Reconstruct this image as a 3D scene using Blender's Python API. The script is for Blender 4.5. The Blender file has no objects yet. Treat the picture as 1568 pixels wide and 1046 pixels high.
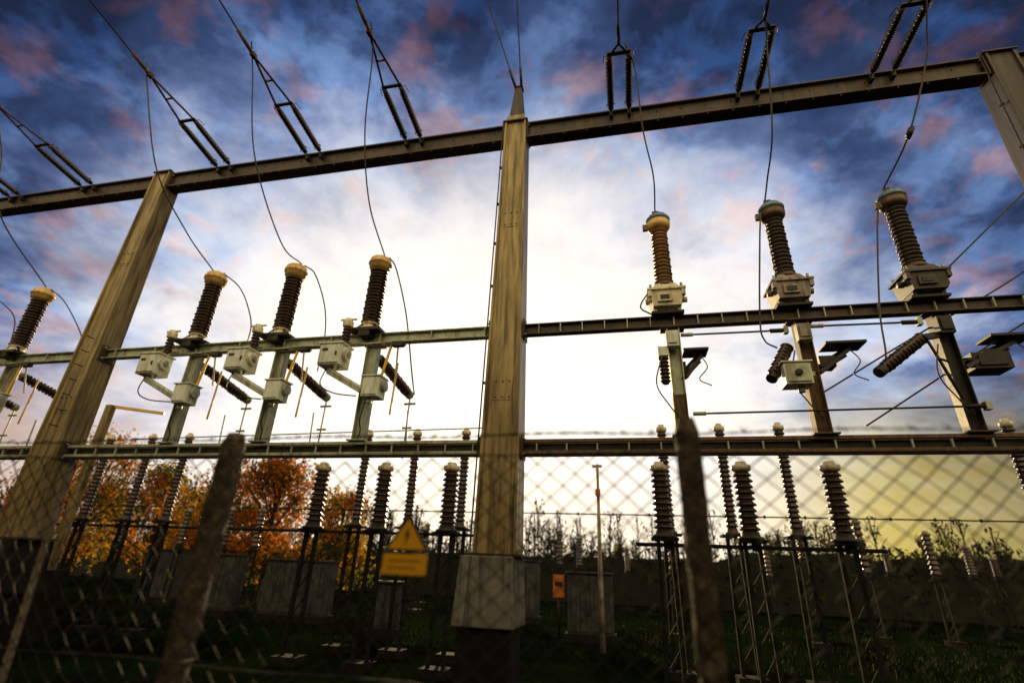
import bpy, math, random
from mathutils import Vector, Matrix, noise
random.seed(7)
S=bpy.context.scene
S.view_settings.view_transform='Standard'; S.view_settings.look='None'; S.view_settings.exposure=0
rad=math.radians

# ------------------------------------------------------------ materials
def newmat(name):
    m=bpy.data.materials.new(name); m.use_nodes=True
    nt=m.node_tree; return m,nt,nt.nodes['Principled BSDF']
def mat(name,c1,c2,rough=.6,metal=0.,scale=4.,bump=.15,bscale=40.,streak=False,c3=None,spec=.5,coat=0.,stain=None):
    m,nt,b=newmat(name); N=nt.nodes; L=nt.links
    tc=N.new('ShaderNodeTexCoord'); mp=N.new('ShaderNodeMapping'); L.new(tc.outputs['Object'],mp.inputs[0])
    if streak: mp.inputs['Scale'].default_value=(5,5,.7)
    n=N.new('ShaderNodeTexNoise'); n.inputs['Scale'].default_value=scale; n.inputs['Detail'].default_value=8; n.inputs['Roughness'].default_value=.65
    L.new(mp.outputs[0],n.inputs['Vector'])
    r=N.new('ShaderNodeValToRGB'); r.color_ramp.elements[0].position=.33; r.color_ramp.elements[1].position=.67
    r.color_ramp.elements[0].color=(*c1,1); r.color_ramp.elements[1].color=(*c2,1)
    if c3:
        e=r.color_ramp.elements.new(.5); e.color=(*c3,1)
    L.new(n.outputs[0],r.inputs[0]); col=r.outputs[0]
    if stain:
        mp2=N.new('ShaderNodeMapping'); mp2.inputs['Scale'].default_value=(9,9,.45); mp2.inputs['Location'].default_value=(3,1,2); L.new(tc.outputs['Object'],mp2.inputs[0])
        n3=N.new('ShaderNodeTexNoise'); n3.inputs['Scale'].default_value=1.7; n3.inputs['Detail'].default_value=7; L.new(mp2.outputs[0],n3.inputs['Vector'])
        r3=N.new('ShaderNodeValToRGB'); r3.color_ramp.elements[0].position=.50; r3.color_ramp.elements[1].position=.66; r3.color_ramp.elements[0].color=(0,0,0,1); r3.color_ramp.elements[1].color=(.85,.85,.85,1)
        L.new(n3.outputs[0],r3.inputs[0]); mx=N.new('ShaderNodeMix'); mx.data_type='RGBA'; L.new(r3.outputs[0],mx.inputs[0]); L.new(col,mx.inputs[6]); mx.inputs[7].default_value=(*stain,1); col=mx.outputs[2]
    L.new(col,b.inputs['Base Color'])
    n2=N.new('ShaderNodeTexNoise'); n2.inputs['Scale'].default_value=bscale; n2.inputs['Detail'].default_value=6
    L.new(tc.outputs['Object'],n2.inputs['Vector'])
    bp=N.new('ShaderNodeBump'); bp.inputs['Strength'].default_value=bump; bp.inputs['Distance'].default_value=.01
    L.new(n2.outputs[0],bp.inputs['Height']); L.new(bp.outputs[0],b.inputs['Normal'])
    mr=N.new('ShaderNodeMapRange'); mr.inputs[3].default_value=max(.05,rough-.12); mr.inputs[4].default_value=min(1,rough+.15)
    L.new(n2.outputs[0],mr.inputs[0]); L.new(mr.outputs[0],b.inputs['Roughness'])
    b.inputs['Metallic'].default_value=metal; b.inputs['Specular IOR Level'].default_value=spec
    b.inputs['Coat Weight'].default_value=coat
    return m
M={}
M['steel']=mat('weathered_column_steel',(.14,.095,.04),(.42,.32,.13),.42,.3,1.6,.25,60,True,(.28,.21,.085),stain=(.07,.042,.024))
M['steeld']=mat('dark_and_vignetted_steel',(.03,.024,.022),(.08,.062,.052),.5,.2,1.6,.25,60,True,(.05,.04,.035),stain=(.02,.014,.011))
M['beam']=mat('beam_steel',(.026,.019,.015),(.075,.053,.038),.5,.2,3,.2,50,False,stain=(.10,.05,.025))
M['galv']=mat('galvanised_steel',(.26,.29,.21),(.54,.57,.43),.45,.3,6,.1,80,stain=(.20,.16,.09))
M['rusty']=mat('rusty_post_steel',(.06,.032,.018),(.20,.11,.05),.7,0,5,.3,60,True)
M['darksteel']=mat('dark_steel',(.013,.011,.010),(.04,.034,.028),.5,.4,6,.1,60)
M['legs']=mat('weathered_support_steel',(.008,.009,.009),(.024,.026,.022),.85,0,6,.1,60,spec=.05)
M['porc']=mat('brown_glazed_porcelain',(.028,.014,.010),(.06,.028,.016),.25,0,3,.02,20,spec=.5,coat=.2)
M['porcm']=mat('grey_brown_porcelain',(.035,.024,.018),(.075,.05,.037),.3,0,3,.02,20,spec=.5,coat=.1)
M['porcl']=mat('light_brown_porcelain',(.18,.085,.03),(.36,.18,.07),.3,0,3,.02,20,spec=.6,coat=.2)
M['cream']=mat('cream_cap_paint',(.60,.35,.10),(.92,.64,.25),.45,0,7,.1,60)
M['creamw']=mat('ivory_paint',(.66,.58,.40),(.88,.82,.62),.45,0,7,.1,60,stain=(.38,.27,.14))
M['bluecap']=mat('blue_grey_cap_paint',(.10,.20,.28),(.20,.33,.42),.4,.1,6,.1,60)
M['brownring']=mat('brown_cap_ring',(.08,.048,.03),(.17,.10,.06),.45,.2,6,.1,60)
M['hous']=mat('weathered_housing_paint',(.18,.14,.11),(.40,.33,.27),.5,.1,6,.1,60,stain=(.10,.06,.04))
M['housd']=mat('dark_housing_paint',(.035,.028,.024),(.09,.075,.062),.5,.1,6,.1,60)
M['box']=mat('grey_box_paint',(.60,.64,.56),(.82,.85,.76),.45,0,5,.08,60,stain=(.44,.40,.28))
M['yellow']=mat('yellow_rod_paint',(.78,.45,.02),(.9,.55,.04),.4,0,5,.05,60)
M['signy']=mat('yellow_sign_paint',(.78,.36,.01),(.88,.44,.02),.4,0,5,.05,60)
M['orangew']=mat('orange_paint',(.45,.11,.02),(.55,.16,.03),.5,0,5,.05,60)
M['black']=mat('black_print',(.01,.01,.01),(.02,.02,.02),.5,0,5,.05,60)
M['wire']=mat('conductor_aluminium',(.045,.04,.038),(.09,.08,.075),.5,.5,10,.05,100)
M['fwire']=mat('fence_wire_galvanised',(.016,.015,.013),(.045,.04,.033),.7,.2,30,.1,200,spec=.3)
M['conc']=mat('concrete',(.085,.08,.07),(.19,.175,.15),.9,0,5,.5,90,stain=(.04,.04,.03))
M['dconc']=mat('dark_foundation_concrete',(.010,.010,.009),(.024,.023,.02),.95,0,5,.5,90,spec=.05)  # near-black concrete for foundations and the outer plinths
M['cab']=mat('weathered_cabinet_paint',(.034,.036,.037),(.075,.078,.077),.75,0,4,.2,60,spec=.15,stain=(.015,.013,.011))
M['oldconc']=mat('old_fence_post_concrete',(.04,.026,.017),(.21,.155,.10),.95,0,22,1.0,120,c3=(.09,.064,.042))
M['plinthshade']=mat('shaded_plinth_bottom',(.005,.005,.005),(.012,.011,.010),.8,0,5,.3,60,spec=.1)  # near-black plinth bottom: shade painted into the colour
M['bark']=mat('bark',(.02,.014,.01),(.05,.035,.025),.9,0,10,.6,40,spec=.1)
def leafmat(name,col,tr,fac=.5):
    m,nt,b=newmat(name); N=nt.nodes; L=nt.links
    b.inputs['Base Color'].default_value=(*col,1); b.inputs['Roughness'].default_value=.7; b.inputs['Specular IOR Level'].default_value=.2
    t=N.new('ShaderNodeBsdfTranslucent'); t.inputs[0].default_value=(*tr,1)
    mx=N.new('ShaderNodeMixShader'); mx.inputs[0].default_value=fac
    oi=N.new('ShaderNodeTexCoord'); n=N.new('ShaderNodeTexNoise'); n.inputs['Scale'].default_value=1.3
    L.new(oi.outputs['Object'],n.inputs['Vector'])
    h=N.new('ShaderNodeHueSaturation'); h.inputs['Color'].default_value=(*col,1)
    mr=N.new('ShaderNodeMapRange'); mr.inputs[1].default_value=.3; mr.inputs[2].default_value=.7; mr.inputs[3].default_value=.5; mr.inputs[4].default_value=1.5
    L.new(n.outputs[0],mr.inputs[0]); L.new(mr.outputs[0],h.inputs['Value']); L.new(h.outputs[0],b.inputs['Base Color'])
    L.new(b.outputs[0],mx.inputs[1]); L.new(t.outputs[0],mx.inputs[2])
    L.new(mx.outputs[0],N['Material Output'].inputs[0]); return m
M['leafo']=leafmat('orange_leaves',(.30,.09,.012),(.75,.26,.02))
M['leafy']=leafmat('yellow_leaves',(.28,.16,.02),(.7,.42,.03))
M['leafg']=leafmat('green_leaves',(.05,.055,.015),(.13,.14,.02))
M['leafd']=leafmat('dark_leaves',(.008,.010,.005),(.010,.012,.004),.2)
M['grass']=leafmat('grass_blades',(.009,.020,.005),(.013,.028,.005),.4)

# ------------------------------------------------------------ builder
class B:
    def __init__(s): s.v=[];s.f=[];s.m=[];s.sm=[];s.mats=[]
    def mi(s,k):
        if k not in s.mats: s.mats.append(k)
        return s.mats.index(k)
    def add(s,vs,fs,k,sm=False):
        o=len(s.v); s.v+= [tuple(v) for v in vs]; i=s.mi(k)
        for f in fs: s.f.append(tuple(a+o for a in f)); s.m.append(i); s.sm.append(sm)
    def box(s,c,d,k,R=None):
        vs=[]
        for x in(-.5,.5):
            for y in(-.5,.5):
                for z in(-.5,.5):
                    p=Vector((x*d[0],y*d[1],z*d[2]))
                    if R: p=R@p
                    vs.append(Vector(c)+p)
        s.add(vs,[(0,1,3,2),(4,6,7,5),(0,4,5,1),(2,3,7,6),(0,2,6,4),(1,5,7,3)],k)
    def frame(s,p,q,up=(0,0,1)):
        a=(Vector(q)-Vector(p)); l=a.length; a.normalize(); u=Vector(up)
        if abs(a.dot(u))>.97: u=Vector((0,1,0))
        x=u.cross(a).normalized(); y=a.cross(x).normalized()
        return a,x,y,l
    def bar(s,p,q,w,h,k,up=(0,0,1),w2=None,h2=None):
        a,x,y,l=s.frame(p,q,up); w2=w2 or w; h2=h2 or h; vs=[]
        for c,ww,hh in((Vector(p),w,h),(Vector(q),w2,h2)):
            for sx,sy in((-1,-1),(1,-1),(1,1),(-1,1)): vs.append(c+x*sx*ww/2+y*sy*hh/2)
        s.add(vs,[(3,2,1,0),(4,5,6,7),(0,1,5,4),(1,2,6,5),(2,3,7,6),(3,0,4,7)],k)
    def lathe(s,p,q,prof,k,n=20,sm=True,norm=True):
        a,x,y,l=s.frame(p,q); vs=[];fs=[]; T=l if norm else 1.
        for t,r in prof:
            for i in range(n):
                an=2*math.pi*i/n; vs.append(Vector(p)+a*t*T+x*math.cos(an)*r+y*math.sin(an)*r)
        for j in range(len(prof)-1):
            for i in range(n):
                i2=(i+1)%n; fs.append((j*n+i,j*n+i2,(j+1)*n+i2,(j+1)*n+i))
        fs.append(tuple(range(n-1,-1,-1))); fs.append(tuple(range((len(prof)-1)*n,len(prof)*n)))
        s.add(vs,fs,k,sm)
    def cyl(s,p,q,r,k,r2=None,n=14): s.lathe(p,q,[(0,r),(1,r if r2 is None else r2)],k,n)
    def insul(s,p,q,ri,ro,ns,k,n=20,taper=1.):
        pr=[(0,ri)]
        for i in range(ns):
            f=1+(taper-1)*(i+.5)/ns; a=i/ns; d=1/ns; o=ro*(.94 if i%2 else 1)
            pr+=[(a+.10*d,ri*f),(a+.22*d,o*f*.97),(a+.36*d,o*f),(a+.5*d,o*f*.93),(a+.85*d,ri*f*1.04)]
        pr.append((1,ri*taper)); s.lathe(p,q,pr,k,n)
    def tube(s,pts,r,k,n=6):
        pts=[Vector(p) for p in pts]; vs=[];fs=[]; x=None
        for j,p in enumerate(pts):
            t=(pts[min(j+1,len(pts)-1)]-pts[max(j-1,0)]).normalized()
            if x is None:
                u=Vector((0,0,1)) if abs(t.z)<.9 else Vector((0,1,0)); x=u.cross(t).normalized()
            x=(x-t*x.dot(t)).normalized(); y=t.cross(x)
            for i in range(n):
                an=2*math.pi*i/n; vs.append(p+x*math.cos(an)*r+y*math.sin(an)*r)
        for j in range(len(pts)-1):
            for i in range(n):
                i2=(i+1)%n; fs.append((j*n+i,j*n+i2,(j+1)*n+i2,(j+1)*n+i))
        s.add(vs,fs,k,True)
    def ibeam(s,p,q,h,w,tf,tw,k,up=(0,0,1)):
        a,x,y,l=s.frame(p,q,up)
        p=Vector(p);q=Vector(q)
        s.bar(p+y*(h/2-tf/2),q+y*(h/2-tf/2),w,tf,k,up); s.bar(p-y*(h/2-tf/2),q-y*(h/2-tf/2),w,tf,k,up)
        s.bar(p,q,tw,h-2*tf,k,up)
    def done(s,name,parent=None,bevel=0):
        me=bpy.data.meshes.new(name); me.from_pydata(s.v,[],s.f)
        for k in s.mats: me.materials.append(M[k])
        me.polygons.foreach_set('material_index',s.m); me.polygons.foreach_set('use_smooth',s.sm); me.update()
        o=bpy.data.objects.new(name,me); S.collection.objects.link(o)
        if parent: o.parent=parent
        if bevel:
            b=o.modifiers.new('bevel','BEVEL'); b.width=bevel; b.segments=2; b.limit_method='ANGLE'; b.angle_limit=rad(50)
        return o
def empty(name):
    e=bpy.data.objects.new(name,None); S.collection.objects.link(e); return e
def spline(P,n=12):
    P=[Vector(p) for p in P]; P=[P[0]*2-P[1]]+P+[P[-1]*2-P[-2]]; out=[]
    for i in range(1,len(P)-2):
        a,b,c,d=P[i-1:i+3]
        for k in range(n):
            t=k/n; out.append(.5*((2*b)+(c-a)*t+(2*a-5*b+4*c-d)*t*t+(3*b-a-3*c+d)*t**3))
    out.append(P[-2]); return out

# ------------------------------------------------------------ gantry
G=empty('steel_gantry')
def column(X,nm):
    b=B(); z0,z1=1.75,9.40; w0,w1=.60,.43; d0,d1=.50,.36
    peak=abs(X)<1; st='steeld' if X>1 else 'steel'  # right column: vignette darkening painted in as darker steel
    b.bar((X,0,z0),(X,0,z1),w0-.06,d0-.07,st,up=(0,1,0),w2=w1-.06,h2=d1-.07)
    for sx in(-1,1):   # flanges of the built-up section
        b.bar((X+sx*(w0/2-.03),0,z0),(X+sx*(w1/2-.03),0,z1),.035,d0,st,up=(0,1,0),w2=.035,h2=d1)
    b.box((X,0,1.765),(.74,.62,.03),'steeld')
    for sx in(-1,1):
        for sy in(-1,1): b.cyl((X+sx*.32,sy*.26,1.78),(X+sx*.32,sy*.26,1.86),.022,'galv')
    b.box((X,0,9.415),(.47,.40,.03),'beam')
    if peak:
        b.bar((X,0,9.43),(X,0,9.60),.40,.34,'steel',up=(0,1,0),w2=.32,h2=.28)
        b.bar((X,0,9.60),(X,0,10.46),.28,.25,'steeld',up=(0,1,0),w2=.13,h2=.12)
        b.box((X,0,10.47),(.18,.16,.025),'beam')
    for z,h in((9.18,.42),(5.02,.3),(3.18,.32)):
        wx=w0+(w1-w0)*(z-z0)/(z1-z0)
        for sx in(-1,1):
            b.box((X+sx*(wx/2+.012),0,z),(.02,.3,h),'beam')
            for zz in(-.35,.35): b.cyl((X+sx*(wx/2+.02),-.1,z+zz*h),(X+sx*(wx/2+.05),-.1,z+zz*h),.018,'galv',n=6)
    for z in(4.0,7.1):
        wx=w0+(w1-w0)*(z-z0)/(z1-z0); dx=d0+(d1-d0)*(z-z0)/(z1-z0)
        b.box((X,-dx/2+.034,z),(wx*.55,.012,.34),st)
        for sx in(-1,0,1):
            for sz in(-1,1): b.cyl((X+sx*.1,-dx/2+.03,z+sz*.12),(X+sx*.1,-dx/2+.012,z+sz*.12),.012,'beam',n=6)
    b.done(nm,G,.004)
    c=B(); c.bar((X-.07,0,.95),(X-.07,0,1.748),.78,.8,'conc' if peak else 'dconc',up=(0,1,0),w2=.70,h2=.7); c.bar((X-.07,0,-.1),(X-.07,0,.948),.66,.7,'plinthshade',up=(0,1,0)); c.done(nm+'_plinth',G,.02)  # lower plinth block carries painted-in shade
    e=B()
    for i in range(22):
        z=3.3+i*.28; wx=w0+(w1-w0)*(z-z0)/(z1-z0)
        if X<-4: 
            if i<8: e.cyl((X+.12,-d0/2+.02,z),(X+.12,-d0/2-.13,z),.009,'darksteel',n=6)
        elif i%3==0: e.box((X-wx/2-.03,-.1,z),(.05,.05,.03),'darksteel')
    if X>-4: e.tube([(X-.25,-.12,9.5),(X-.27,-.12,8),(X-.3,-.12,6),(X-.33,-.12,4),(X-.36,-.12,1.8)],.012,'darksteel')
    e.done(nm+'_fittings',G)
CX=[-16.,-8.07,0.,7.87]
for X in CX: column(X,'gantry_column')
b=B(); bm=B(); bl=B()
ends=CX+[16.]
for i in range(4):
    a,c=ends[i],ends[i+1]; wa=.235
    b.ibeam((a+wa,0,9.19),(c-wa,0,9.19),.38,.26,.03,.12,'beam')
    x=a+.5
    while x<c-.4:
        b.cyl((x,-.10,9.005),(x,-.10,8.985),.014,'galv',n=6); b.cyl((x,-.062,9.25),(x,-.075,9.25),.014,'darksteel',n=6); x+=.42
    wm=.275
    bm.ibeam((a+wm,0,5.02),(c-wm,0,5.02),.18,.13,.018,.014,'galv' if c<=0 else 'beam')
    x=a+.5
    while x<c-.3:
        bm.box((x,-.040,5.02),(.016,.045,.14),'galv'); x+=.335 if a>=0 else .9
    wl=.30
    for z in(3.10,3.26):
        bl.bar((a+wl,-.06,z),(c-wl,-.06,z),.05,.045,'galv' if a<0 else 'rusty'); bl.bar((a+wl,.12,z),(c-wl,.12,z),.05,.045,'beam')
    bl.bar((a+wl,.0,3.18),(c-wl,.0,3.18),.02,.10,'darksteel')
    x=a+.5
    while x<c-.35:
        bl.box((x,-.055,3.18),(.02,.03,.114),'galv'); bl.box((x,.03,3.10),(.04,.126,.02),'beam'); x+=.42
b.done('main_beam',G,.003); bm.done('equipment_beam',G,.002); bl.done('lower_cable_tray',G,.002)
# ------------------------------------------------------------ current transformers
def ct_left(X):
    b=B(); z=5.112
    b.box((X,-.0,z+.03),(.56,.42,.05),'darksteel'); b.box((X+.02,-.1,z-.05),(.2,.22,.09),'darksteel')
    for sx in(-1,1):
        b.bar((X+sx*.22,-.1,z+.05),(X+sx*.08,-.05,z+.2),.05,.03,'darksteel')
        for sy in(-1,1): b.cyl((X+sx*.23,sy*.16,z+.055),(X+sx*.23,sy*.16,z+.09),.016,'galv',n=6)
    b.lathe((X,0,z+.055),(X,0,z+.2),[(0,.18),(.25,.18),(.3,.13),(.8,.115),(.85,.14),(1,.14)],'creamw')
    b.insul((X,0,z+.2),(X,0,6.38),.108,.163,17,'porc',24,.95)
    b.lathe((X,0,6.38),(X,0,6.68),[(0,.12),(.06,.13),(.1,.178),(.35,.186),(.38,.205),(.46,.205),(.49,.186),(.72,.182),(.82,.15),(.86,.06),(1,.05)],'cream',28)
    for i in range(12):
        a=i*math.pi/6; b.cyl((X+.195*math.cos(a),.195*math.sin(a),6.48),(X+.195*math.cos(a),.195*math.sin(a),6.54),.011,'galv',n=6)
    b.cyl((X-.16,0,6.63),(X+.16,0,6.63),.018,'galv',n=8)
    b.done('current_transformer')
def ct_right(X,pk,hk):
    b=B(); z=5.112
    b.box((X,0,z+.02),(.46,.3,.035),'darksteel')
    for sx in(-1,1): b.box((X+sx*.17,0,z+.08),(.05,.26,.09),hk)
    b.bar((X,0,z+.10),(X,0,z+.35),.40,.40,hk,up=(0,1,0),w2=.48,h2=.44)
    b.box((X,0,z+.365),(.55,.5,.03),hk); b.bar((X,0,z+.38),(X,0,z+.5),.42,.40,hk,up=(0,1,0),w2=.29,h2=.29)
    b.box((X-.03,-.225,z+.22),(.21,.03,.13),hk); b.box((X-.03,-.243,z+.22),(.13,.012,.07),'black')
    for sx in(-1,1):
        b.cyl((X+sx*.23,-.05,z+.25),(X+sx*.30,-.05,z+.25),.045,hk); b.cyl((X+sx*.22,-.19,z+.38),(X+sx*.22,-.19,z+.46),.02,'galv',n=8)
        b.box((X+sx*.24,-.2,z+.30),(.05,.08,.1),hk)
        b.cyl((X+sx*.22,.18,z+.38),(X+sx*.22,.18,z+.46),.02,'galv',n=8)
    b.lathe((X,0,z+.49),(X,0,z+.57),[(0,.165),(.5,.165),(.55,.13),(1,.13)],'brownring')
    b.insul((X,0,z+.57),(X,0,6.68),.092,.142,15,pk,24,.92)
    b.lathe((X,0,6.68),(X,0,6.84),[(0,.10),(.1,.155),(.3,.178),(.7,.186),(.75,.174),(1,.174)],'brownring' if pk!='porcl' else 'cream',28)
    b.lathe((X,0,6.84),(X,0,6.99),[(0,.184),(.3,.19),(.5,.165),(.75,.14),(.8,.07),(1,.06)],'bluecap',28)
    for i in range(10):
        a=i*math.pi/5; b.cyl((X+.155*math.cos(a),.155*math.sin(a),6.87),(X+.155*math.cos(a),.155*math.sin(a),6.93),.012,'galv',n=6)
    b.box((X-.03,-.0,7.02),(.1,.05,.08),'darksteel'); b.box((X-.21,-.02,6.74),(.08,.06,.1),'brownring')
    b.done('current_transformer')
for X in(-13.6,-11.85,-10.15,-5.88,-4.13,-2.42): ct_left(X)
for X,pk,hk in((2.43,'porcl','creamw'),(4.14,'porcm','hous'),(5.80,'porcm','housd')): ct_right(X,pk,hk)

# ------------------------------------------------------------ disconnector / mechanism units, left bays
def unit_left(X):
    b=B(); P=X+.14
    b.ibeam((P,0,3.29),(P,0,4.92),.19,.15,.016,.012,'galv',up=(1,0,0))
    b.box((P,0,3.30),(.3,.26,.02),'galv'); b.box((P,0,4.9),(.34,.24,.02),'galv')
    bx,by,bz=X-.33,-.34,4.58
    b.box((bx,by,bz),(.38,.30,.35),'box'); b.box((bx,by-.16,bz),(.33,.02,.30),'box'); b.box((bx,by,bz+.19),(.43,.35,.028),'box')
    b.box((bx+.12,by-.175,bz),(.025,.02,.07),'darksteel'); b.box((bx-.08,by-.172,bz+.07),(.1,.006,.05),'black')
    b.cyl((bx+.19,by-.03,bz+.03),(bx+.25,by-.03,bz+.03),.11,'box',n=20); b.cyl((bx+.25,by-.03,bz+.03),(bx+.28,by-.03,bz+.03),.05,'galv')
    for k in(-.1,0,.1): b.cyl((bx+k,by,bz-.175),(bx+k,by,bz-.23),.022,'galv')
    b.bar((bx,by+.14,4.9),(bx,0,4.97),.08,.05,'galv')
    b.insul((bx+.1,by+.05,bz+.2),(bx+.1,by+.05,bz+.54),.045,.075,6,'porc',16)
    b.lathe((bx+.1,by+.05,bz+.54),(bx+.1,by+.05,bz+.70),[(0,.05),(.1,.085),(.6,.09),(.65,.075),(1,.06)],'creamw',18)
    b.cyl((bx-.04,by+.05,bz+.69),(bx+.24,by+.05,bz+.69),.018,'creamw')
    b.bar((bx-.05,by+.02,bz-.21),(P+.02,-.16,4.08),.17,.045,'box'); b.bar((bx-.05,by-.05,bz-.25),(P+.02,-.23,4.04),.02,.08,'galv')
    cx=X+.36
    b.box((cx,-.2,4.08),(.28,.25,.32),'box'); b.box((cx,-.33,4.08),(.23,.02,.27),'box'); b.cyl((cx+.14,-.2,4.11),(cx+.20,-.2,4.11),.09,'galv',n=18); b.box((cx,-.2,4.25),(.33,.3,.02),'box')
    b.cyl((cx-.05,-.2,3.92),(cx-.05,-.2,3.84),.045,'galv'); b.box((cx-.12,-.1,4.2),(.3,.1,.06),'galv')
    b.insul((X+.18,.28,4.72),(X+.26,1.25,4.5),.05,.095,14,'porc',18); b.cyl((X+.17,.18,4.74),(X+.18,.28,4.72),.085,'darksteel'); b.cyl((X+.26,1.25,4.5),(X+.27,1.36,4.48),.08,'galv')
    b.bar((P,.05,4.8),(X+.18,.22,4.74),.1,.06,'galv')
    b.bar((X+.15,-.1,4.84),(X+.75,-.1,4.84),.04,.03,'darksteel'); b.box((X+.62,-.1,4.86),(.18,.1,.08),'darksteel')
    b.cyl((X+.5,-.1,4.84),(X+.36,-.05,4.24),.022,'yellow'); b.cyl((X+.62,-.1,4.84),(X+.55,.1,4.35),.014,'creamw')
    b.cyl((X+.46,.3,4.7),(X+.44,.3,3.8),.016,'yellow')
    b.cyl((X+.3,1.3,4.46),(X+.3,1.3,3.3),.014,'galv'); b.cyl((X+.2,1.3,4.3),(X+.42,1.3,4.3),.02,'galv'); b.cyl((X+.22,1.3,3.85),(X+.4,1.3,3.85),.02,'galv')
    b.cyl((X+.7,.4,3.9),(X+.75,.4,3.2),.012,'galv')
    b.tube(spline([(bx-.1,by-.02,bz-.2),(bx-.16,by,bz-.45),(bx+.1,by,bz-.6),(P-.12,-.1,4.0)]),.011,'darksteel')
    b.tube(spline([(cx-.1,-.2,3.92),(cx-.15,-.2,3.6),(P+.05,-.1,3.45),(P+.03,-.1,3.3)]),.011,'darksteel')
    b.done('disconnector_switch',None,.004)
for X in(-11.85,-10.15,-5.88,-4.13,-2.42): unit_left(X)
def unit_right(X,k):
    b=B(); P=X+.05
    mt=['galv','rusty','darksteel'][k]; hb=['box','hous','darksteel'][k]
    b.ibeam((P,0,3.9),(P,0,4.92),.18,.16,.016,.012,mt,up=(1,0,0)); b.ibeam((P,0,3.29),(P,0,3.9),.18,.16,.016,.012,'rusty' if k<2 else mt,up=(1,0,0))
    b.box((P,0,3.3),(.3,.28,.02),'rusty'); b.box((P,0,4.91),(.34,.24,.02),'beam')
    b.box((P-.03,-.14,4.68),(.17,.12,.24),hb); b.box((P-.03,-.21,4.68),(.12,.02,.16),hb)
    if k==0:
        b.insul((X-.12,-.1,4.42),(X-.12,-.12,4.02),.045,.075,7,'porc',16); b.box((X-.12,-.1,4.5),(.14,.14,.14),'box')
    elif k==1:
        b.insul((X-.2,-.1,4.50),(X-.50,-.3,4.02),.05,.088,9,'porc',18); b.cyl((X-.50,-.3,4.02),(X-.54,-.33,3.96),.07,'darksteel')
        b.box((X-.24,-.3,4.0),(.32,.26,.28),'box'); b.box((X-.24,-.44,4.0),(.27,.02,.23),'galv'); b.cyl((X-.24,-.45,4.0),(X-.24,-.48,4.0),.045,'darksteel'); b.box((X-.24,-.3,4.155),(.37,.31,.02),'box')
        b.cyl((X-.2,-.3,3.86),(X-.2,-.3,3.78),.04,'galv'); b.bar((X-.24,-.15,4.1),(P,-.05,4.1),.12,.06,'galv')
    else:
        b.insul((X-.3,-.2,4.5),(X-.92,-.38,4.03),.05,.085,12,'porc',18); b.cyl((X-.92,-.38,4.03),(X-1.0,-.4,3.97),.07,'darksteel'); b.bar((P,-.05,4.6),(X-.3,-.2,4.5),.1,.07,'darksteel')
        b.cyl((X-.25,-.2,4.45),(X-.02,-.1,3.7),.02,'darksteel'); b.cyl((X-.18,-.2,4.2),(X-.04,-.1,4.2),.015,'darksteel')
    L=.55 if k<2 else .8
    if k==0: L=.34
    b.bar((P+.08,-.02,4.12),(P+L,.12,4.5),.16,.05,'darksteel'); b.box((P+L-.05,.1,4.56),(.5 if k else .34,.32,.035),'darksteel'); b.bar((P+.08,.1,4.2),(P+L,.22,4.5),.04,.12,'darksteel')
    b.box((P+L-.3,.12,4.32),(.2,.2,.16),'darksteel')
    if k==2: b.box((P+.42,.1,4.22),(.42,.3,.22),'darksteel'); b.box((P+.42,-.06,4.22),(.3,.02,.14),'darksteel')
    b.tube(spline([(P+L,.1,4.55),(P+L+.08,0,4.3),(P+L-.05,-.05,4.1),(P+L+.1,-.05,4.0)]),.009,'wire')
    b.tube(spline([(X-.15,-.2,4.4),(X-.25,-.2,4.0),(X-.1,-.15,3.7),(P,-.1,3.5)]),.01,'wire')
    b.done('disconnector_switch',None,.003)
for k,X in enumerate((2.43,4.14,5.80)): unit_right(X,k)
def rod(p,q,r,k='darksteel',ends=True):
    b=B(); b.cyl(p,q,r,k,n=10)
    if ends:
        p=Vector(p);q=Vector(q);a=(q-p).normalized()
        b.cyl(p,p+a*.16,r*2,'galv',n=10); b.cyl(q-a*.22,q,r*2.2,'darksteel',n=10); b.box(q-a*.02,(.06,.08,.1),'galv')
    b.done('operating_rod')
rod((2.58,-.1,4.76),(3.98,-.1,4.75),.014); rod((4.28,-.1,4.79),(5.60,-.1,4.77),.014); rod((2.62,-.14,3.58),(6.0,-.14,3.60),.013)
rod((-7.6,.9,3.62),(-.4,.9,3.72),.011,'galv',False)

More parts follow.
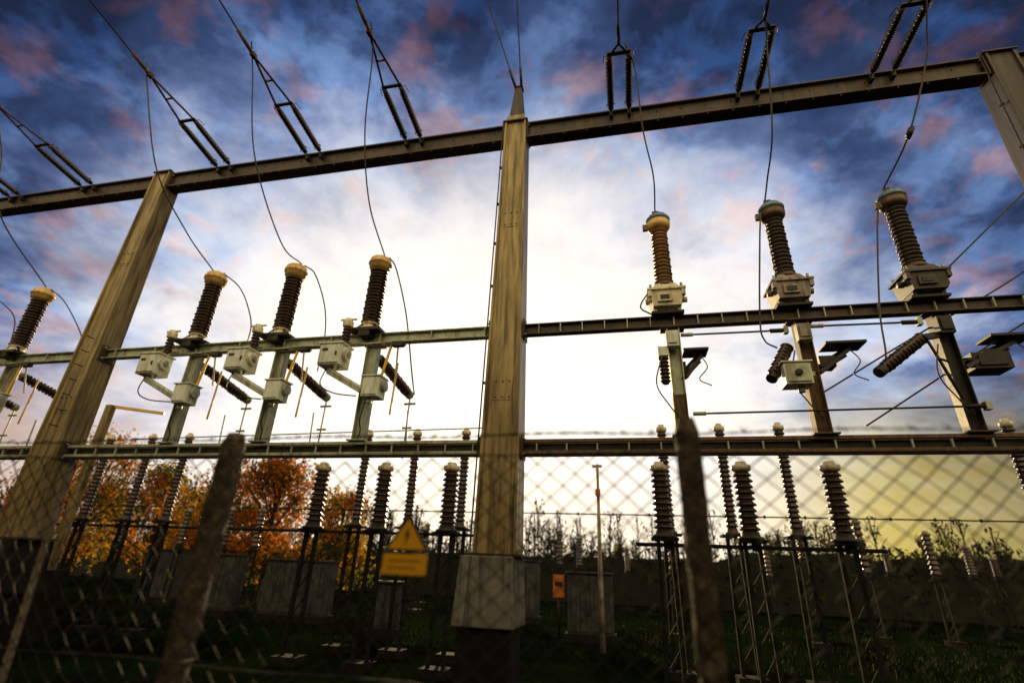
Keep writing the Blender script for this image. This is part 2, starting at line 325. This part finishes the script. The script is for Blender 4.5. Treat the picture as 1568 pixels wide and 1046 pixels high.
# ------------------------------------------------------------ strain strings + overhead conductors
def string(X,sl,kind):
    b=B(); s=.16
    d=Vector((0,-1,sl)).normalized(); z0=9.30
    A=Vector((X,-.1,z0))
    for sx in(-1,1):
        a=A+Vector((sx*s,0,0))
        b.box(a+Vector((0,0,-.03)),(.06,.12,.12),'darksteel'); b.tube([a+d*.02,a+d*.14],.014,'darksteel')
        ring=[a+d*.2+Vector((math.cos(t)*.075,0,0))+Vector((0,0,1))*math.sin(t)*.075 for t in [i*.6 for i in range(0,10)]]
        b.tube(ring,.007,'darksteel')
        b.cyl(a+d*.12,a+d*.2,.045,'darksteel'); b.insul(a+d*.2,a+d*1.05,.042,.062,24,'porc',14); b.cyl(a+d*1.05,a+d*1.14,.045,'rusty')
        b.tube([a+d*1.12,a+d*1.14+Vector((sx*.08,0,.02)),a+d*1.0+Vector((sx*.1,0,.03))],.007,'darksteel')
    Y0=A+d*1.17
    if kind=='A':
        b.bar(Y0-Vector((s+.03,0,0)),Y0+Vector((s+.03,0,0)),.06,.025,'darksteel')
        ap=A+d*2.1; b.bar(Y0-Vector((s,0,0)),ap,.035,.02,'rusty'); b.bar(Y0+Vector((s,0,0)),ap,.035,.02,'rusty')
        mid=(Y0+ap)/2; b.bar(mid-Vector((s/2,0,0)),mid+Vector((s/2,0,0)),.03,.02,'rusty')
        b.cyl(ap,ap+d*.42,.032,'rusty'); b.box(ap,(.07,.1,.08),'rusty'); st=ap+d*.42
    else:
        b.bar(Y0-Vector((s+.03,0,0)),Y0+Vector((s+.03,0,0)),.07,.03,'darksteel')
        b.bar(Y0-Vector((s-.03,0,0)),Y0+Vector((0,-.14,.02)),.03,.02,'darksteel'); b.bar(Y0+Vector((s-.03,0,0)),Y0+Vector((0,-.14,.02)),.03,.02,'darksteel')
        st=Y0+d*.15; b.cyl(st,st+d*.3,.026,'darksteel'); st=st+d*.3
    b.done('strain_insulator_string')
    w=B(); pts=[]
    for i in range(16):
        t=i*1.0; pts.append(st+Vector((0,-t,t*sl+t*t*.006)))
    w.tube(pts,.014,'wire'); w.done('overhead_conductor')
for X in(-14.5,-12.28,-10.12,-6.45,-4.28,-2.07): string(X,.15,'A')
for X in(1.95,4.12,6.2): string(X,.04,'B')
w=B(); 
for X0,X1 in((-.06,-.51),(.06,.12)):
    w.tube([(X0,-.05,10.48),(X0+(X1-X0)*.2,-.3,10.75),(X1,-1.1,11.9),(X1+(X1-X0)*3,-6,17)],.013,'wire')
    w.cyl((X0,-.05,10.46),(X0+(X1-X0)*.2,-.27,10.72),.026,'darksteel')
w.done('earth_wire')
D=[[(-6.47,-2.3,9.8),(-6.46,-2.15,9.4),(-6.19,-1.6,7.85),(-6.15,-.7,7.16),(-5.95,-.05,6.68)],
 [(-4.28,-2.3,9.8),(-4.33,-2.05,9.4),(-4.29,-1.5,7.94),(-4.11,-.6,6.78),(-4.05,0,6.68)],
 [(-2.07,-2.2,9.85),(-2.12,-1.9,9.4),(-2.32,-1.4,8.29),(-2.37,-.8,7.26),(-2.36,0,6.68)],
 [(2.05,-1.35,9.42),(2.2,-1.05,9.2),(2.27,-.7,8.17),(2.40,-.3,7.56),(2.40,0,7.05)],
 [(4.13,-1.5,9.42),(4.18,-1.15,9.1),(4.15,-.7,7.82),(4.11,-.2,7.3),(4.08,0,7.05)],
 [(6.2,-1.6,9.4),(6.26,-1.2,8.9),(6.24,-1.0,8.5),(5.95,-.6,7.53),(5.74,0,7.05)],
 [(-10.12,-2.3,9.8),(-10.0,-1.8,8.7),(-9.9,-1.4,7.5),(-10.14,0,6.68)],
 [(-5.75,0,6.64),(-5.45,.15,6.4),(-5.16,.2,5.96),(-5.05,.3,5.5),(-5.2,.4,4.8)],
 [(-3.97,0,6.64),(-3.8,.12,6.5),(-3.55,.25,5.87),(-3.45,.3,5.23),(-3.6,.5,4.7)],
 [(-2.26,0,6.64),(-2.15,.1,6.45),(-1.94,.3,5.64),(-1.78,.5,4.6),(-2.0,1.2,4.45)],
 [(-10.0,0,6.64),(-9.75,.2,6.4),(-9.07,.3,5.63),(-8.9,.3,5.2)],
 [(-11.7,0,6.64),(-11.2,0,6.4),(-10.6,0,5.95),(-10.5,.1,5.2)],
 [(3.95,-.1,6.75),(3.85,-.12,6.2),(3.66,-.12,4.95),(3.66,-.14,4.6),(3.78,-.2,4.45)],
 [(5.56,-.1,6.7),(5.42,-.12,6.2),(5.15,-.15,4.98),(5.0,-.3,4.3),(4.92,-.35,4.08)],
 [(7.9,-.2,7.1),(7.45,-.1,6.75),(6.18,0,5.60)],[(8.2,.1,6.4),(7.04,.05,5.48),(5.6,.05,4.65),(4.29,.1,3.88)],[(8.0,0,5.4),(6.79,.05,4.72),(4.72,.05,3.43)],
 [(2.3,-.05,5.6),(2.15,-.1,5.45),(2.05,-.1,5.25),(2.2,-.1,5.12)]]
for d in D:
    w=B(); w.tube(spline(d),.0125,'wire'); w.done('jumper_cable')
w=B(); w.cyl((6.0,-.63,7.62),(5.93,-.57,7.46),.03,'darksteel'); w.cyl((5.99,-.62,7.6),(5.94,-.58,7.5),.042,'darksteel'); w.done('cable_clamp')

# ------------------------------------------------------------ post insulators behind
def postins(X,Y,z0,z1,r,ns):
    b=B(); b.insul((X,Y,z0),(X,Y,z1),r*.66,r,ns,'porc',18,.95)
    b.lathe((X,Y,z1),(X,Y,z1+.16),[(0,r*.7),(.2,r*.95),(.6,r*.95),(.7,r*.6),(1,r*.5)],'creamw' if Y<5 else 'hous',16)
    b.lathe((X,Y,z0-.12),(X,Y,z0),[(0,r*1.2),(.3,r*1.2),(.4,r*.9),(1,r*.8)],'housd' if Y<5 else 'legs',16)
    for sx in(-1,1):
        b.bar((X+sx*.13,Y,0),(X+sx*.1,Y,z0-.14),.06,.06,'legs')
    z=.3
    while z<z0-.5:
        b.bar((X-.12,Y-.03,z),(X+.12,Y-.03,z+.35),.03,.012,'legs'); z+=.38
    b.box((X,Y,z0-.145),(.42,.3,.04),'legs'); b.box((X,Y,.03),(.46,.36,.2),'dconc')
    b.done('post_insulator',None)
for X in(-11.3,-10.0,-8.9,-4.02,-2.83,-1.68,2.46,3.57,4.66,8.44): postins(X,3.5,2.45,4.25,.11,20)
for X in(-4.06,-2.75,-1.43,2.26,3.56,4.88): postins(X,2.0,2.28,3.2,.16,10)
for i in range(30):
    postins(-24+i*1.6+random.uniform(-.5,.5),random.choice((10,13,17,21)),1.9+random.uniform(-.2,.3),2.8+random.uniform(-.2,.7),.15,8)
def busbar(p,q,k='legs',r=.03): 
    b=B(); b.cyl(p,q,r,k); 
    x=p[0]+.5
    while x<q[0]: b.cyl((x,p[1],p[2]-.05),(x,p[1],p[2]+.06),r*1.6,k); x+=1.3
    b.done('busbar')
busbar((-12,3.5,2.2),(-1.2,3.5,2.2)); busbar((1.8,2,2.05),(5.4,2,2.05)); busbar((-24,13,3.6),(22,13,3.6),'legs',.025)
b=B()
X=-9.82
b.bar((X,2,1.2),(X+.02,2,4.7),.16,.14,'steel'); b.bar((X,2,4.68),(X+.9,2.6,4.66),.07,.06,'yellow')
b.box((X,2,.6),(.5,.5,1.3),'dconc')
b.done('steel_support_post',None,.004)
b=B(); b.lathe((1.02,6,0),(1.02,6,4.1),[(0,.07),(.3,.055),(1,.035)],'hous',12); b.bar((.9,6,4.05),(1.14,6,4.05),.05,.06,'hous'); b.box((1.02,5.95,3.4),(.12,.1,.16),'orangew'); b.done('lighting_pole')

def cabinet(x0,x1,Y,h,k='cab',d=.6):
    b=B(); w=x1-x0; c=(x0+x1)/2
    b.box((c,Y,.08),(w+.1,d+.1,.2),'dconc'); b.box((c,Y,.18+h/2),(w,d,h),k); b.box((c,Y-.02,.18+h+.025),(w+.08,d+.1,.045),k)
    n=max(2,round(w/.6))
    for i in range(n):
        b.box((x0+w*(i+.5)/n,Y-d/2-.012,.18+h*.5),(w/n-.05,.02,h-.12),k); b.box((x0+w*(i+.85)/n,Y-d/2-.035,.18+h*.55),(.02,.025,.12),'darksteel')
        for z in(.8,.84,.88): b.box((x0+w*(i+.5)/n,Y-d/2-.026,.18+h*z),(w/n*.5,.008,.015),'darksteel')
    b.done('electrical_cabinet',None,.008)
cabinet(-9.0,-6.95,8,1.42); cabinet(.05,1.22,8,1.4); cabinet(-11.3,-10.1,8,1.5); cabinet(-4.6,-3.9,6.2,1.0,'cab',.4); cabinet(-16.5,-14.9,11,1.6); cabinet(-3.2,-1.4,12,1.7)
b=B(); b.cyl((-.2,8,0),(-.2,8,1.1),.03,'darksteel'); b.box((-.2,7.96,1.25),(.3,.03,.55),'orangew'); b.box((-.2,7.94,1.3),(.2,.01,.1),'black'); b.done('orange_marker_post')
b=B(); b.cyl((-10.4,7,0),(-10.4,7,1.1),.03,'darksteel'); b.box((-10.4,6.96,1.5),(.5,.03,.6),'orangew'); b.box((-10.4,6.94,1.5),(.36,.01,.12),'cream'); b.done('red_marker_board')

# ------------------------------------------------------------ fence
F=empty('chain_link_fence'); FY=-4.9
W=B(); w=.052; st=.046; x0=-3.0; nW=int(8.2/w)
for i in range(nW):
    pts=[]
    for k in range(0,45):
        X=x0+(i+((k+i)%2))*w; Z=.02+k*st
        dx=noise.noise(Vector((X*1.2,Z*1.2,0)))*.03; dz=noise.noise(Vector((X*.9,Z*.6,7)))*.04
        pts.append((X+dx,FY+(.004 if k%2 else -.004)+noise.noise(Vector((X*.8,Z*.8,3)))*.04,Z+dz))
    W.tube(pts,.0037,'fwire',4)
W.done('mesh',F)
W=B()
for z,r in((2.045,.0035),(1.2,.003)):
    W.tube([(x0+i*.2,FY-.01,z+.006*math.sin(i*1.1)) for i in range(42)],r,'fwire',5)
for z,sg in((2.135,.012),):
    for ph in(0,math.pi):
        W.tube([(x0+i*.02,FY+.003*math.cos(i*1.2+ph),z-sg*math.sin(i*.057)**2+.003*math.sin(i*1.2+ph)) for i in range(410)],.0024,'fwire',4)
    for i in range(70):
        X=x0+i*.117
        for a in(.6,2.2): W.tube([(X-.018*math.cos(a),FY-.012,z-.018*math.sin(a)),(X,FY,z),(X+.018*math.cos(a),FY+.012,z+.018*math.sin(a))],.002,'fwire',4)
W.done('barbed_and_tension_wires',F)
for X,zt in((-2.42,2.17),(-.22,2.17),(1.94,2.20),(4.15,2.18)):
    P=B(); n=12; vs=[];fs=[]; R=40
    for j in range(R+1):
        z=-.1+(zt+.1)*j/R; 
        sc=1. if z<zt-.06 else max(.35,1-(z-zt+.06)/.06*.35)
        for i in range(n):
            a=2*math.pi*(i+.5)/n; c,s_=math.cos(a),math.sin(a); q=max(abs(c),abs(s_)); rr=.049*(.55+.45/q)*sc
            rr*=1+.09*noise.noise(Vector((c*2+X*5,s_*2,z*14)))
            vs.append((X+c*rr,FY+.058+s_*rr,z))
    for j in range(R):
        for i in range(n): i2=(i+1)%n; fs.append((j*n+i,j*n+i2,(j+1)*n+i2,(j+1)*n+i))
    fs.append(tuple(range(R*n,(R+1)*n))); P.add(vs,fs,'oldconc')
    for z in(2.04,1.2): P.tube([(X-.06,FY-.0,z),(X-.055,FY+.11,z),(X+.055,FY+.11,z),(X+.06,FY,z)],.002,'fwire',5)
    P.done('concrete_post',F)
P=B(); P.bar((-1.16,FY+.03,2.0),(-.98,FY+.03,.0),.035,.006,'hous'); P.bar((-1.175,FY+.045,2.0),(-.995,FY+.045,.0),.006,.03,'hous'); P.done('steel_angle_brace',F)
P=B(); X=.79; y=FY-.014
def slab(b,pts,y0,y1,k):
    n=len(pts); vs=[(p[0],y0,p[1]) for p in pts]+[(p[0],y1,p[1]) for p in pts]
    fs=[tuple(range(n)),tuple(range(2*n-1,n-1,-1))]+[(i,i+n,(i+1)%n+n,(i+1)%n) for i in range(n)]
    b.add(vs,fs,k)
slab(P,[(X-.098,1.650),(X+.098,1.650),(X+.010,1.79),(X-.010,1.79)],y-.002,y,'black')
slab(P,[(X-.080,1.660),(X+.080,1.660),(X+.0,1.776)],y-.004,y-.0025,'signy')
slab(P,[(X+.006,1.75),(X-.012,1.712),(X-.002,1.715),(X-.008,1.676),(X+.012,1.722),(X+.002,1.720)],y-.006,y-.0045,'black')
slab(P,[(X-.095,1.565),(X+.095,1.565),(X+.095,1.642),(X-.095,1.642)],y-.002,y,'signy')
for i in range(2): slab(P,[(X-.07,1.590+i*.026),(X+.05+.02*(i%2),1.590+i*.026),(X+.05+.02*(i%2),1.593+i*.026),(X-.07,1.593+i*.026)],y-.004,y-.0025,'rusty')
P.done('warning_sign')

# ------------------------------------------------------------ trees
def tree(name,X,Y,H,R,n,mats):
    b=B()
    b.tube(spline([(X,Y,-.1),(X+.1,Y,H*.3),(X-.1,Y+.1,H*.6),(X,Y,H*.9)],4),.02*H*.8,'bark',7)
    cl=[]
    for i in range(38):
        a=random.uniform(0,6.28); z=H*random.uniform(.22,.98); f=math.sin(min(1,(1-(z/H-.22)/.8))*2.2)**.7 if z<H else .1
        rr=R*f*random.uniform(.3,1.); p=Vector((X+math.cos(a)*rr,Y+math.sin(a)*rr,z)); cl.append((p,random.uniform(.35,.75)*R*.45,random.choice(mats)))
        s=Vector((X,Y,max(.6,z*.6))); b.tube([s,(s+p)/2+Vector((0,0,.15)),p],.03*H/6,'bark',4)
        for k in range(5):
            q=p+Vector((random.gauss(0,.4),random.gauss(0,.4),random.gauss(.3,.4)))*R*.4; b.tube([p,q],.01,'bark',3)
    for i in range(n):
        p,s,m=random.choice(cl); m=m if random.random()<.8 else random.choice(mats)
        c=p+Vector((random.gauss(0,1),random.gauss(0,1),random.gauss(0,.8)))*s*.75
        u=Vector((random.gauss(0,1),random.gauss(0,1),random.gauss(0,1))).normalized(); v=u.cross(Vector((random.gauss(0,1),random.gauss(0,1),random.gauss(0,1)))).normalized()
        q=random.uniform(.06,.12)
        b.add([c-u*q,c+v*q*.6,c+u*q,c-v*q*.6],[(0,1,2,3)],m)
    b.done(name)
tree('autumn_tree',-24.2,14,7.2,2.4,6500,['leafo','leafy','leafg'])
tree('autumn_tree',-21.0,15,5.6,2.2,5000,['leafy','leafg','leafo'])
tree('autumn_tree',-16.4,14,5.2,2.4,8000,['leafo','leafo','leafy','leafg'])
tree('autumn_tree',-13.4,13.5,5.4,2.5,8000,['leafo','leafo','leafg'])
tree('autumn_tree',-10.6,14.5,4.3,1.8,4500,['leafo','leafy','leafg'])
tree('autumn_tree',-30,16,6.2,3,5000,['leafg','leafd','leafo'])
b=B()
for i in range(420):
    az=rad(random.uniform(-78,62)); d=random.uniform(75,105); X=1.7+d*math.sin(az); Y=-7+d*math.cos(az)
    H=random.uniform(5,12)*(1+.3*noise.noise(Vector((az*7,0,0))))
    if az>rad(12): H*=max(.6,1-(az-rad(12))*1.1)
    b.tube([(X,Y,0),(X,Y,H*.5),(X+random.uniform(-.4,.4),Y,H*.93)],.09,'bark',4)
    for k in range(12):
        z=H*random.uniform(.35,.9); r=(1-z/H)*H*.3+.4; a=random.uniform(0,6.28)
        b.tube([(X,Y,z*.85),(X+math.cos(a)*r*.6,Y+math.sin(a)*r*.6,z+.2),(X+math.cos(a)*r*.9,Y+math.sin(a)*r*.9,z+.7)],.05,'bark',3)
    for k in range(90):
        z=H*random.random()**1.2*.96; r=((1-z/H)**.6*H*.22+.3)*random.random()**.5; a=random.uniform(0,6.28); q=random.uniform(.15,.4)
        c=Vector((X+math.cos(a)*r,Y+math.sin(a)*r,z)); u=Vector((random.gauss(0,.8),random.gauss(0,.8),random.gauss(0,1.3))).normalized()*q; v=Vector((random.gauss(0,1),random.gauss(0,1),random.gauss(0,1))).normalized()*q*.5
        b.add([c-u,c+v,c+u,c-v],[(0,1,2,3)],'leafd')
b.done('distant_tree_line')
def hedge_or_sky_blocker(x0,x1,Y,h0,n,q0,q1,th=1.,rise=0.):
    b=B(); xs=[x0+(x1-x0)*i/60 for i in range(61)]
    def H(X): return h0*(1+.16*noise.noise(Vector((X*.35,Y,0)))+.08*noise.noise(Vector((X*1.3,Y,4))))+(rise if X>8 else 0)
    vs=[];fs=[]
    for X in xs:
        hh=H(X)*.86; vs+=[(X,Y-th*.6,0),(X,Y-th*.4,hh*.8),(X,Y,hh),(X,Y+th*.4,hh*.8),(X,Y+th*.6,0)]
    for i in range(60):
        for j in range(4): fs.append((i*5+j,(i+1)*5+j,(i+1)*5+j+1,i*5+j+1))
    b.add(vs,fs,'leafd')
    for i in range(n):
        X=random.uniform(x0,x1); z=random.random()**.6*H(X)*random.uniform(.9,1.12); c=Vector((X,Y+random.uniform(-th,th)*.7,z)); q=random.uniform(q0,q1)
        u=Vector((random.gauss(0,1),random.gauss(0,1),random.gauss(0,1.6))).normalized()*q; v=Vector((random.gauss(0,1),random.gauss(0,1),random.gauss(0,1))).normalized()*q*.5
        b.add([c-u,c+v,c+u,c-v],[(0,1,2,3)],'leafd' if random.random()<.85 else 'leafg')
    b.done('hedge_or_sky_blocker')
hedge_or_sky_blocker(-50,50,27,2.9,12000,.1,.25,1.2,.6)
hedge_or_sky_blocker(-45,48,-12.5,9.0,7000,.15,.4,2.0)  # unseen leafy wall added behind the camera to block low sky light

# ------------------------------------------------------------ ground
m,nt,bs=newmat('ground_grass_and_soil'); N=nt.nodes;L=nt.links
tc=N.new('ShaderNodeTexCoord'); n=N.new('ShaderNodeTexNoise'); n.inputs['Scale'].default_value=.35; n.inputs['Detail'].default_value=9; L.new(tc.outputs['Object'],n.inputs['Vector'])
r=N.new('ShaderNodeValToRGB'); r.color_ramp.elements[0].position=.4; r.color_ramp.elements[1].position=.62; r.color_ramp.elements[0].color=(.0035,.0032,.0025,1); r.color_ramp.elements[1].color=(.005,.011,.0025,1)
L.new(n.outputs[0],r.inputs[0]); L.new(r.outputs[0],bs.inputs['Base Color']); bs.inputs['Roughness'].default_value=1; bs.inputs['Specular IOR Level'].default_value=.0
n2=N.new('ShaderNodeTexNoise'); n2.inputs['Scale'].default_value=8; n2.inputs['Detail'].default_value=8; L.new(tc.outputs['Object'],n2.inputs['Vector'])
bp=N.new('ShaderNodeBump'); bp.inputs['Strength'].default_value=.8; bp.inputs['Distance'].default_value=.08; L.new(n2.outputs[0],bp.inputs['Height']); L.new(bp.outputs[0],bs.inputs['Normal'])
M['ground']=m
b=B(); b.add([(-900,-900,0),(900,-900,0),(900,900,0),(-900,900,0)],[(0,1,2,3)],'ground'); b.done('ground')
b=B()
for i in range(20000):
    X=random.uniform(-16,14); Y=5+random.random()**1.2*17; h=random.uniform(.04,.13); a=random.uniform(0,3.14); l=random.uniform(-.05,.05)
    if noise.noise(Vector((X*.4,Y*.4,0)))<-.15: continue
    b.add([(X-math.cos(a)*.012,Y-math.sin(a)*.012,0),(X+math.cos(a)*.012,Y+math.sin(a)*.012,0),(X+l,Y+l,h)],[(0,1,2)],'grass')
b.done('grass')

# ------------------------------------------------------------ sky
GAZ=-15.
wd=bpy.data.worlds.new('World'); S.world=wd; wd.use_nodes=True; nt=wd.node_tree; N=nt.nodes; L=nt.links
for x in list(N): N.remove(x)
out=N.new('ShaderNodeOutputWorld')
def math_(op,a,b=None,c=None,clamp=False):
    n=N.new('ShaderNodeMath'); n.operation=op; n.use_clamp=clamp
    for i,v in enumerate((a,b,c)):
        if v is None: continue
        if isinstance(v,(int,float)): n.inputs[i].default_value=v
        else: L.new(v,n.inputs[i])
    return n.outputs[0]
def ramp(fac,els,interp='LINEAR'):
    n=N.new('ShaderNodeValToRGB'); cr=n.color_ramp; cr.interpolation=interp
    cr.elements[0].position=els[0][0]; cr.elements[0].color=(*els[0][1],1); cr.elements[1].position=els[-1][0]; cr.elements[1].color=(*els[-1][1],1)
    for p,c in els[1:-1]: e=cr.elements.new(p); e.color=(*c,1)
    L.new(fac,n.inputs[0]); return n.outputs[0]
def g(v): return (v,v,v)
def mixc(f,a,b,bt='MIX'):
    n=N.new('ShaderNodeMix'); n.data_type='RGBA'; n.blend_type=bt
    if isinstance(f,(int,float)): n.inputs[0].default_value=f
    else: L.new(f,n.inputs[0])
    for i,v in((6,a),(7,b)):
        if isinstance(v,tuple): n.inputs[i].default_value=(*v,1)
        else: L.new(v,n.inputs[i])
    return n.outputs[2]
tc=N.new('ShaderNodeTexCoord'); vr=N.new('ShaderNodeVectorRotate'); vr.rotation_type='Z_AXIS'; vr.inputs['Angle'].default_value=rad(GAZ)
L.new(tc.outputs['Generated'],vr.inputs['Vector'])
sx=N.new('ShaderNodeSeparateXYZ'); L.new(vr.outputs[0],sx.inputs[0]); x,y,z=sx.outputs
zp=math_('ADD',math_('MAXIMUM',z,0.),.25)
cv=N.new('ShaderNodeCombineXYZ'); L.new(math_('DIVIDE',x,zp),cv.inputs[0]); L.new(math_('DIVIDE',y,zp),cv.inputs[1])
def cloud(sc,det,off,dist=.25,ro=.58):
    mp=N.new('ShaderNodeMapping'); mp.inputs['Location'].default_value=(off,off*1.7,off*.3); L.new(cv.outputs[0],mp.inputs[0])
    n=N.new('ShaderNodeTexNoise'); n.inputs['Scale'].default_value=sc; n.inputs['Detail'].default_value=det; n.inputs['Roughness'].default_value=ro; n.inputs['Distortion'].default_value=dist
    L.new(mp.outputs[0],n.inputs['Vector']); return n.outputs[0]
c1=cloud(4.2,7,3.1); c2=cloud(7.5,6,9.4); c3=cloud(3.0,6,5.5); c4=cloud(8.,6,1.5)
zz=math_('SUBTRACT',z,.28); up=math_('MULTIPLY',math_('MAXIMUM',zz,0.),1.22); dn=math_('MULTIPLY',math_('MINIMUM',zz,0.),.4)
ez=math_('ADD',up,dn)
t=math_('SQRT',math_('ADD',math_('POWER',math_('ABSOLUTE',math_('MULTIPLY',x,.87)),2.),math_('POWER',math_('ABSOLUTE',ez),2.)))
t=math_('ADD',t,math_('MULTIPLY',math_('SUBTRACT',c1,.5),.32))
base=ramp(t,[(0,(1.4,1.26,1.05)),(.34,(1.12,1.04,.94)),(.43,(.95,.92,.93)),(.50,(.66,.69,.80)),(.56,(.36,.42,.60)),(.60,(.155,.215,.41)),(.65,(.045,.080,.20)),(.71,(.014,.024,.070)),(.79,(.004,.007,.020)),(1,(.002,.003,.006))])
bl_=ramp(c4,[(0,g(0)),(.49,g(0)),(.60,g(1)),(1,g(1))])
bband=ramp(t,[(0,g(0)),(.46,g(0)),(.56,g(1)),(.75,g(1)),(1,g(.4))])
base=mixc(math_('MULTIPLY',math_('MULTIPLY',bl_,bband),.75),base,ramp(t,[(0,(1,1,1)),(.5,(.62,.74,.96)),(.60,(.20,.34,.64)),(.7,(.035,.09,.27)),(.85,(.006,.014,.05)),(1,(.003,.006,.015))]))
pk=ramp(c2,[(0,g(0)),(.53,g(0)),(.63,g(1)),(1,g(1))])
band=ramp(t,[(0,g(0)),(.36,g(0)),(.50,g(1)),(.66,g(.8)),(.8,g(.2)),(1,g(0))])
pf=math_('MULTIPLY',math_('MULTIPLY',pk,band),.6)
base=mixc(pf,base,ramp(t,[(0,(1.1,.85,.75)),(.46,(1.0,.74,.64)),(.56,(.66,.38,.36)),(.66,(.24,.095,.095)),(.8,(.03,.013,.022)),(1,(.01,.005,.008))]))
dk=ramp(c3,[(0,(.30,.32,.38)),(.40,(.52,.53,.60)),(.54,(1,1,1)),(1,(1.35,1.35,1.35))])
dkm=ramp(t,[(0,g(0)),(.38,g(.12)),(.52,g(.75)),(1,g(1))])
base=mixc(dkm,base,mixc(1.,base,dk,'MULTIPLY'))
low=ramp(math_('ABSOLUTE',z),[(0,g(1)),(.14,g(.8)),(.32,g(0)),(1,g(0))],'EASE')
sR=ramp(math_('MAXIMUM',x,0.),[(0,g(0)),(.36,g(0)),(.62,g(1)),(1,g(.7))],'EASE')
sL=ramp(math_('MULTIPLY',math_('MINIMUM',x,0.),-1.),[(0,g(0)),(.42,g(0)),(.66,g(1)),(1,g(.7))],'EASE')
yb=ramp(math_('ABSOLUTE',x),[(0,(1,.8,.4)),(.48,(1.0,.78,.28)),(.62,(.62,.46,.04)),(.74,(.28,.21,.012)),(1,(.05,.04,.01))])
yl=ramp(math_('ABSOLUTE',x),[(0,(1,.85,.7)),(.6,(.85,.62,.48)),(.8,(.42,.27,.22)),(1,(.1,.07,.07))])
wl=ramp(math_('ABSOLUTE',z),[(0,g(1)),(.06,g(.8)),(.2,g(0)),(1,g(0))],'EASE')
base=mixc(math_('MULTIPLY',wl,.6),base,(1.2,.96,.64))
base=mixc(math_('MULTIPLY',math_('MULTIPLY',low,sR),.92),base,yb)
base=mixc(math_('MULTIPLY',math_('MULTIPLY',low,sL),.8),base,yl)
back=ramp(math_('ADD',math_('MULTIPLY',y,.5),.5),[(0,g(1)),(.38,g(1)),(.5,g(0)),(1,g(0))])
bk=mixc(c1,(1.0,.82,.50),(1.75,1.36,.74))
base=mixc(back,base,bk)
bg=N.new('ShaderNodeBackground'); L.new(base,bg.inputs[0]); bg.inputs[1].default_value=1.
sk=N.new('ShaderNodeTexSky'); sk.sky_type='NISHITA'; sk.sun_disc=False; sk.sun_elevation=rad(14); sk.sun_rotation=rad(GAZ)
bg2=N.new('ShaderNodeBackground'); L.new(sk.outputs[0],bg2.inputs[0]); bg2.inputs[1].default_value=.004
ad=N.new('ShaderNodeAddShader'); L.new(bg.outputs[0],ad.inputs[0]); L.new(bg2.outputs[0],ad.inputs[1]); L.new(ad.outputs[0],out.inputs[0])
sl=bpy.data.lights.new('sun','SUN'); sl.energy=4.5; sl.angle=rad(.5); sl.color=(1,.72,.34)
so=bpy.data.objects.new('sun',sl); S.collection.objects.link(so)
sd=Vector((math.sin(rad(GAZ))*math.cos(rad(14)),math.cos(rad(GAZ))*math.cos(rad(14)),math.sin(rad(14))))
so.rotation_euler=sd.to_track_quat('Z','Y').to_euler()

# ------------------------------------------------------------ camera
ya,pi,ro=rad(12.95),rad(24.34),rad(2.35)
f0=Vector((-math.sin(ya),math.cos(ya),0)); r0=Vector((math.cos(ya),math.sin(ya),0)); u0=Vector((0,0,1))
f=f0*math.cos(pi)+u0*math.sin(pi); u=-f0*math.sin(pi)+u0*math.cos(pi)
r=r0*math.cos(ro)+u*math.sin(ro); u2=-r0*math.sin(ro)+u*math.cos(ro)
cam=bpy.data.cameras.new('camera'); co=bpy.data.objects.new('camera',cam); S.collection.objects.link(co)
R=Matrix((r,u2,-f)).transposed().to_4x4(); co.matrix_world=Matrix.Translation((1.678,-7,1.6))@R
cam.sensor_width=36; cam.lens=770.7/1568*36; cam.clip_start=.05; cam.clip_end=3000
cam.dof.use_dof=True; cam.dof.focus_distance=6.3; cam.dof.aperture_fstop=.6
S.camera=co
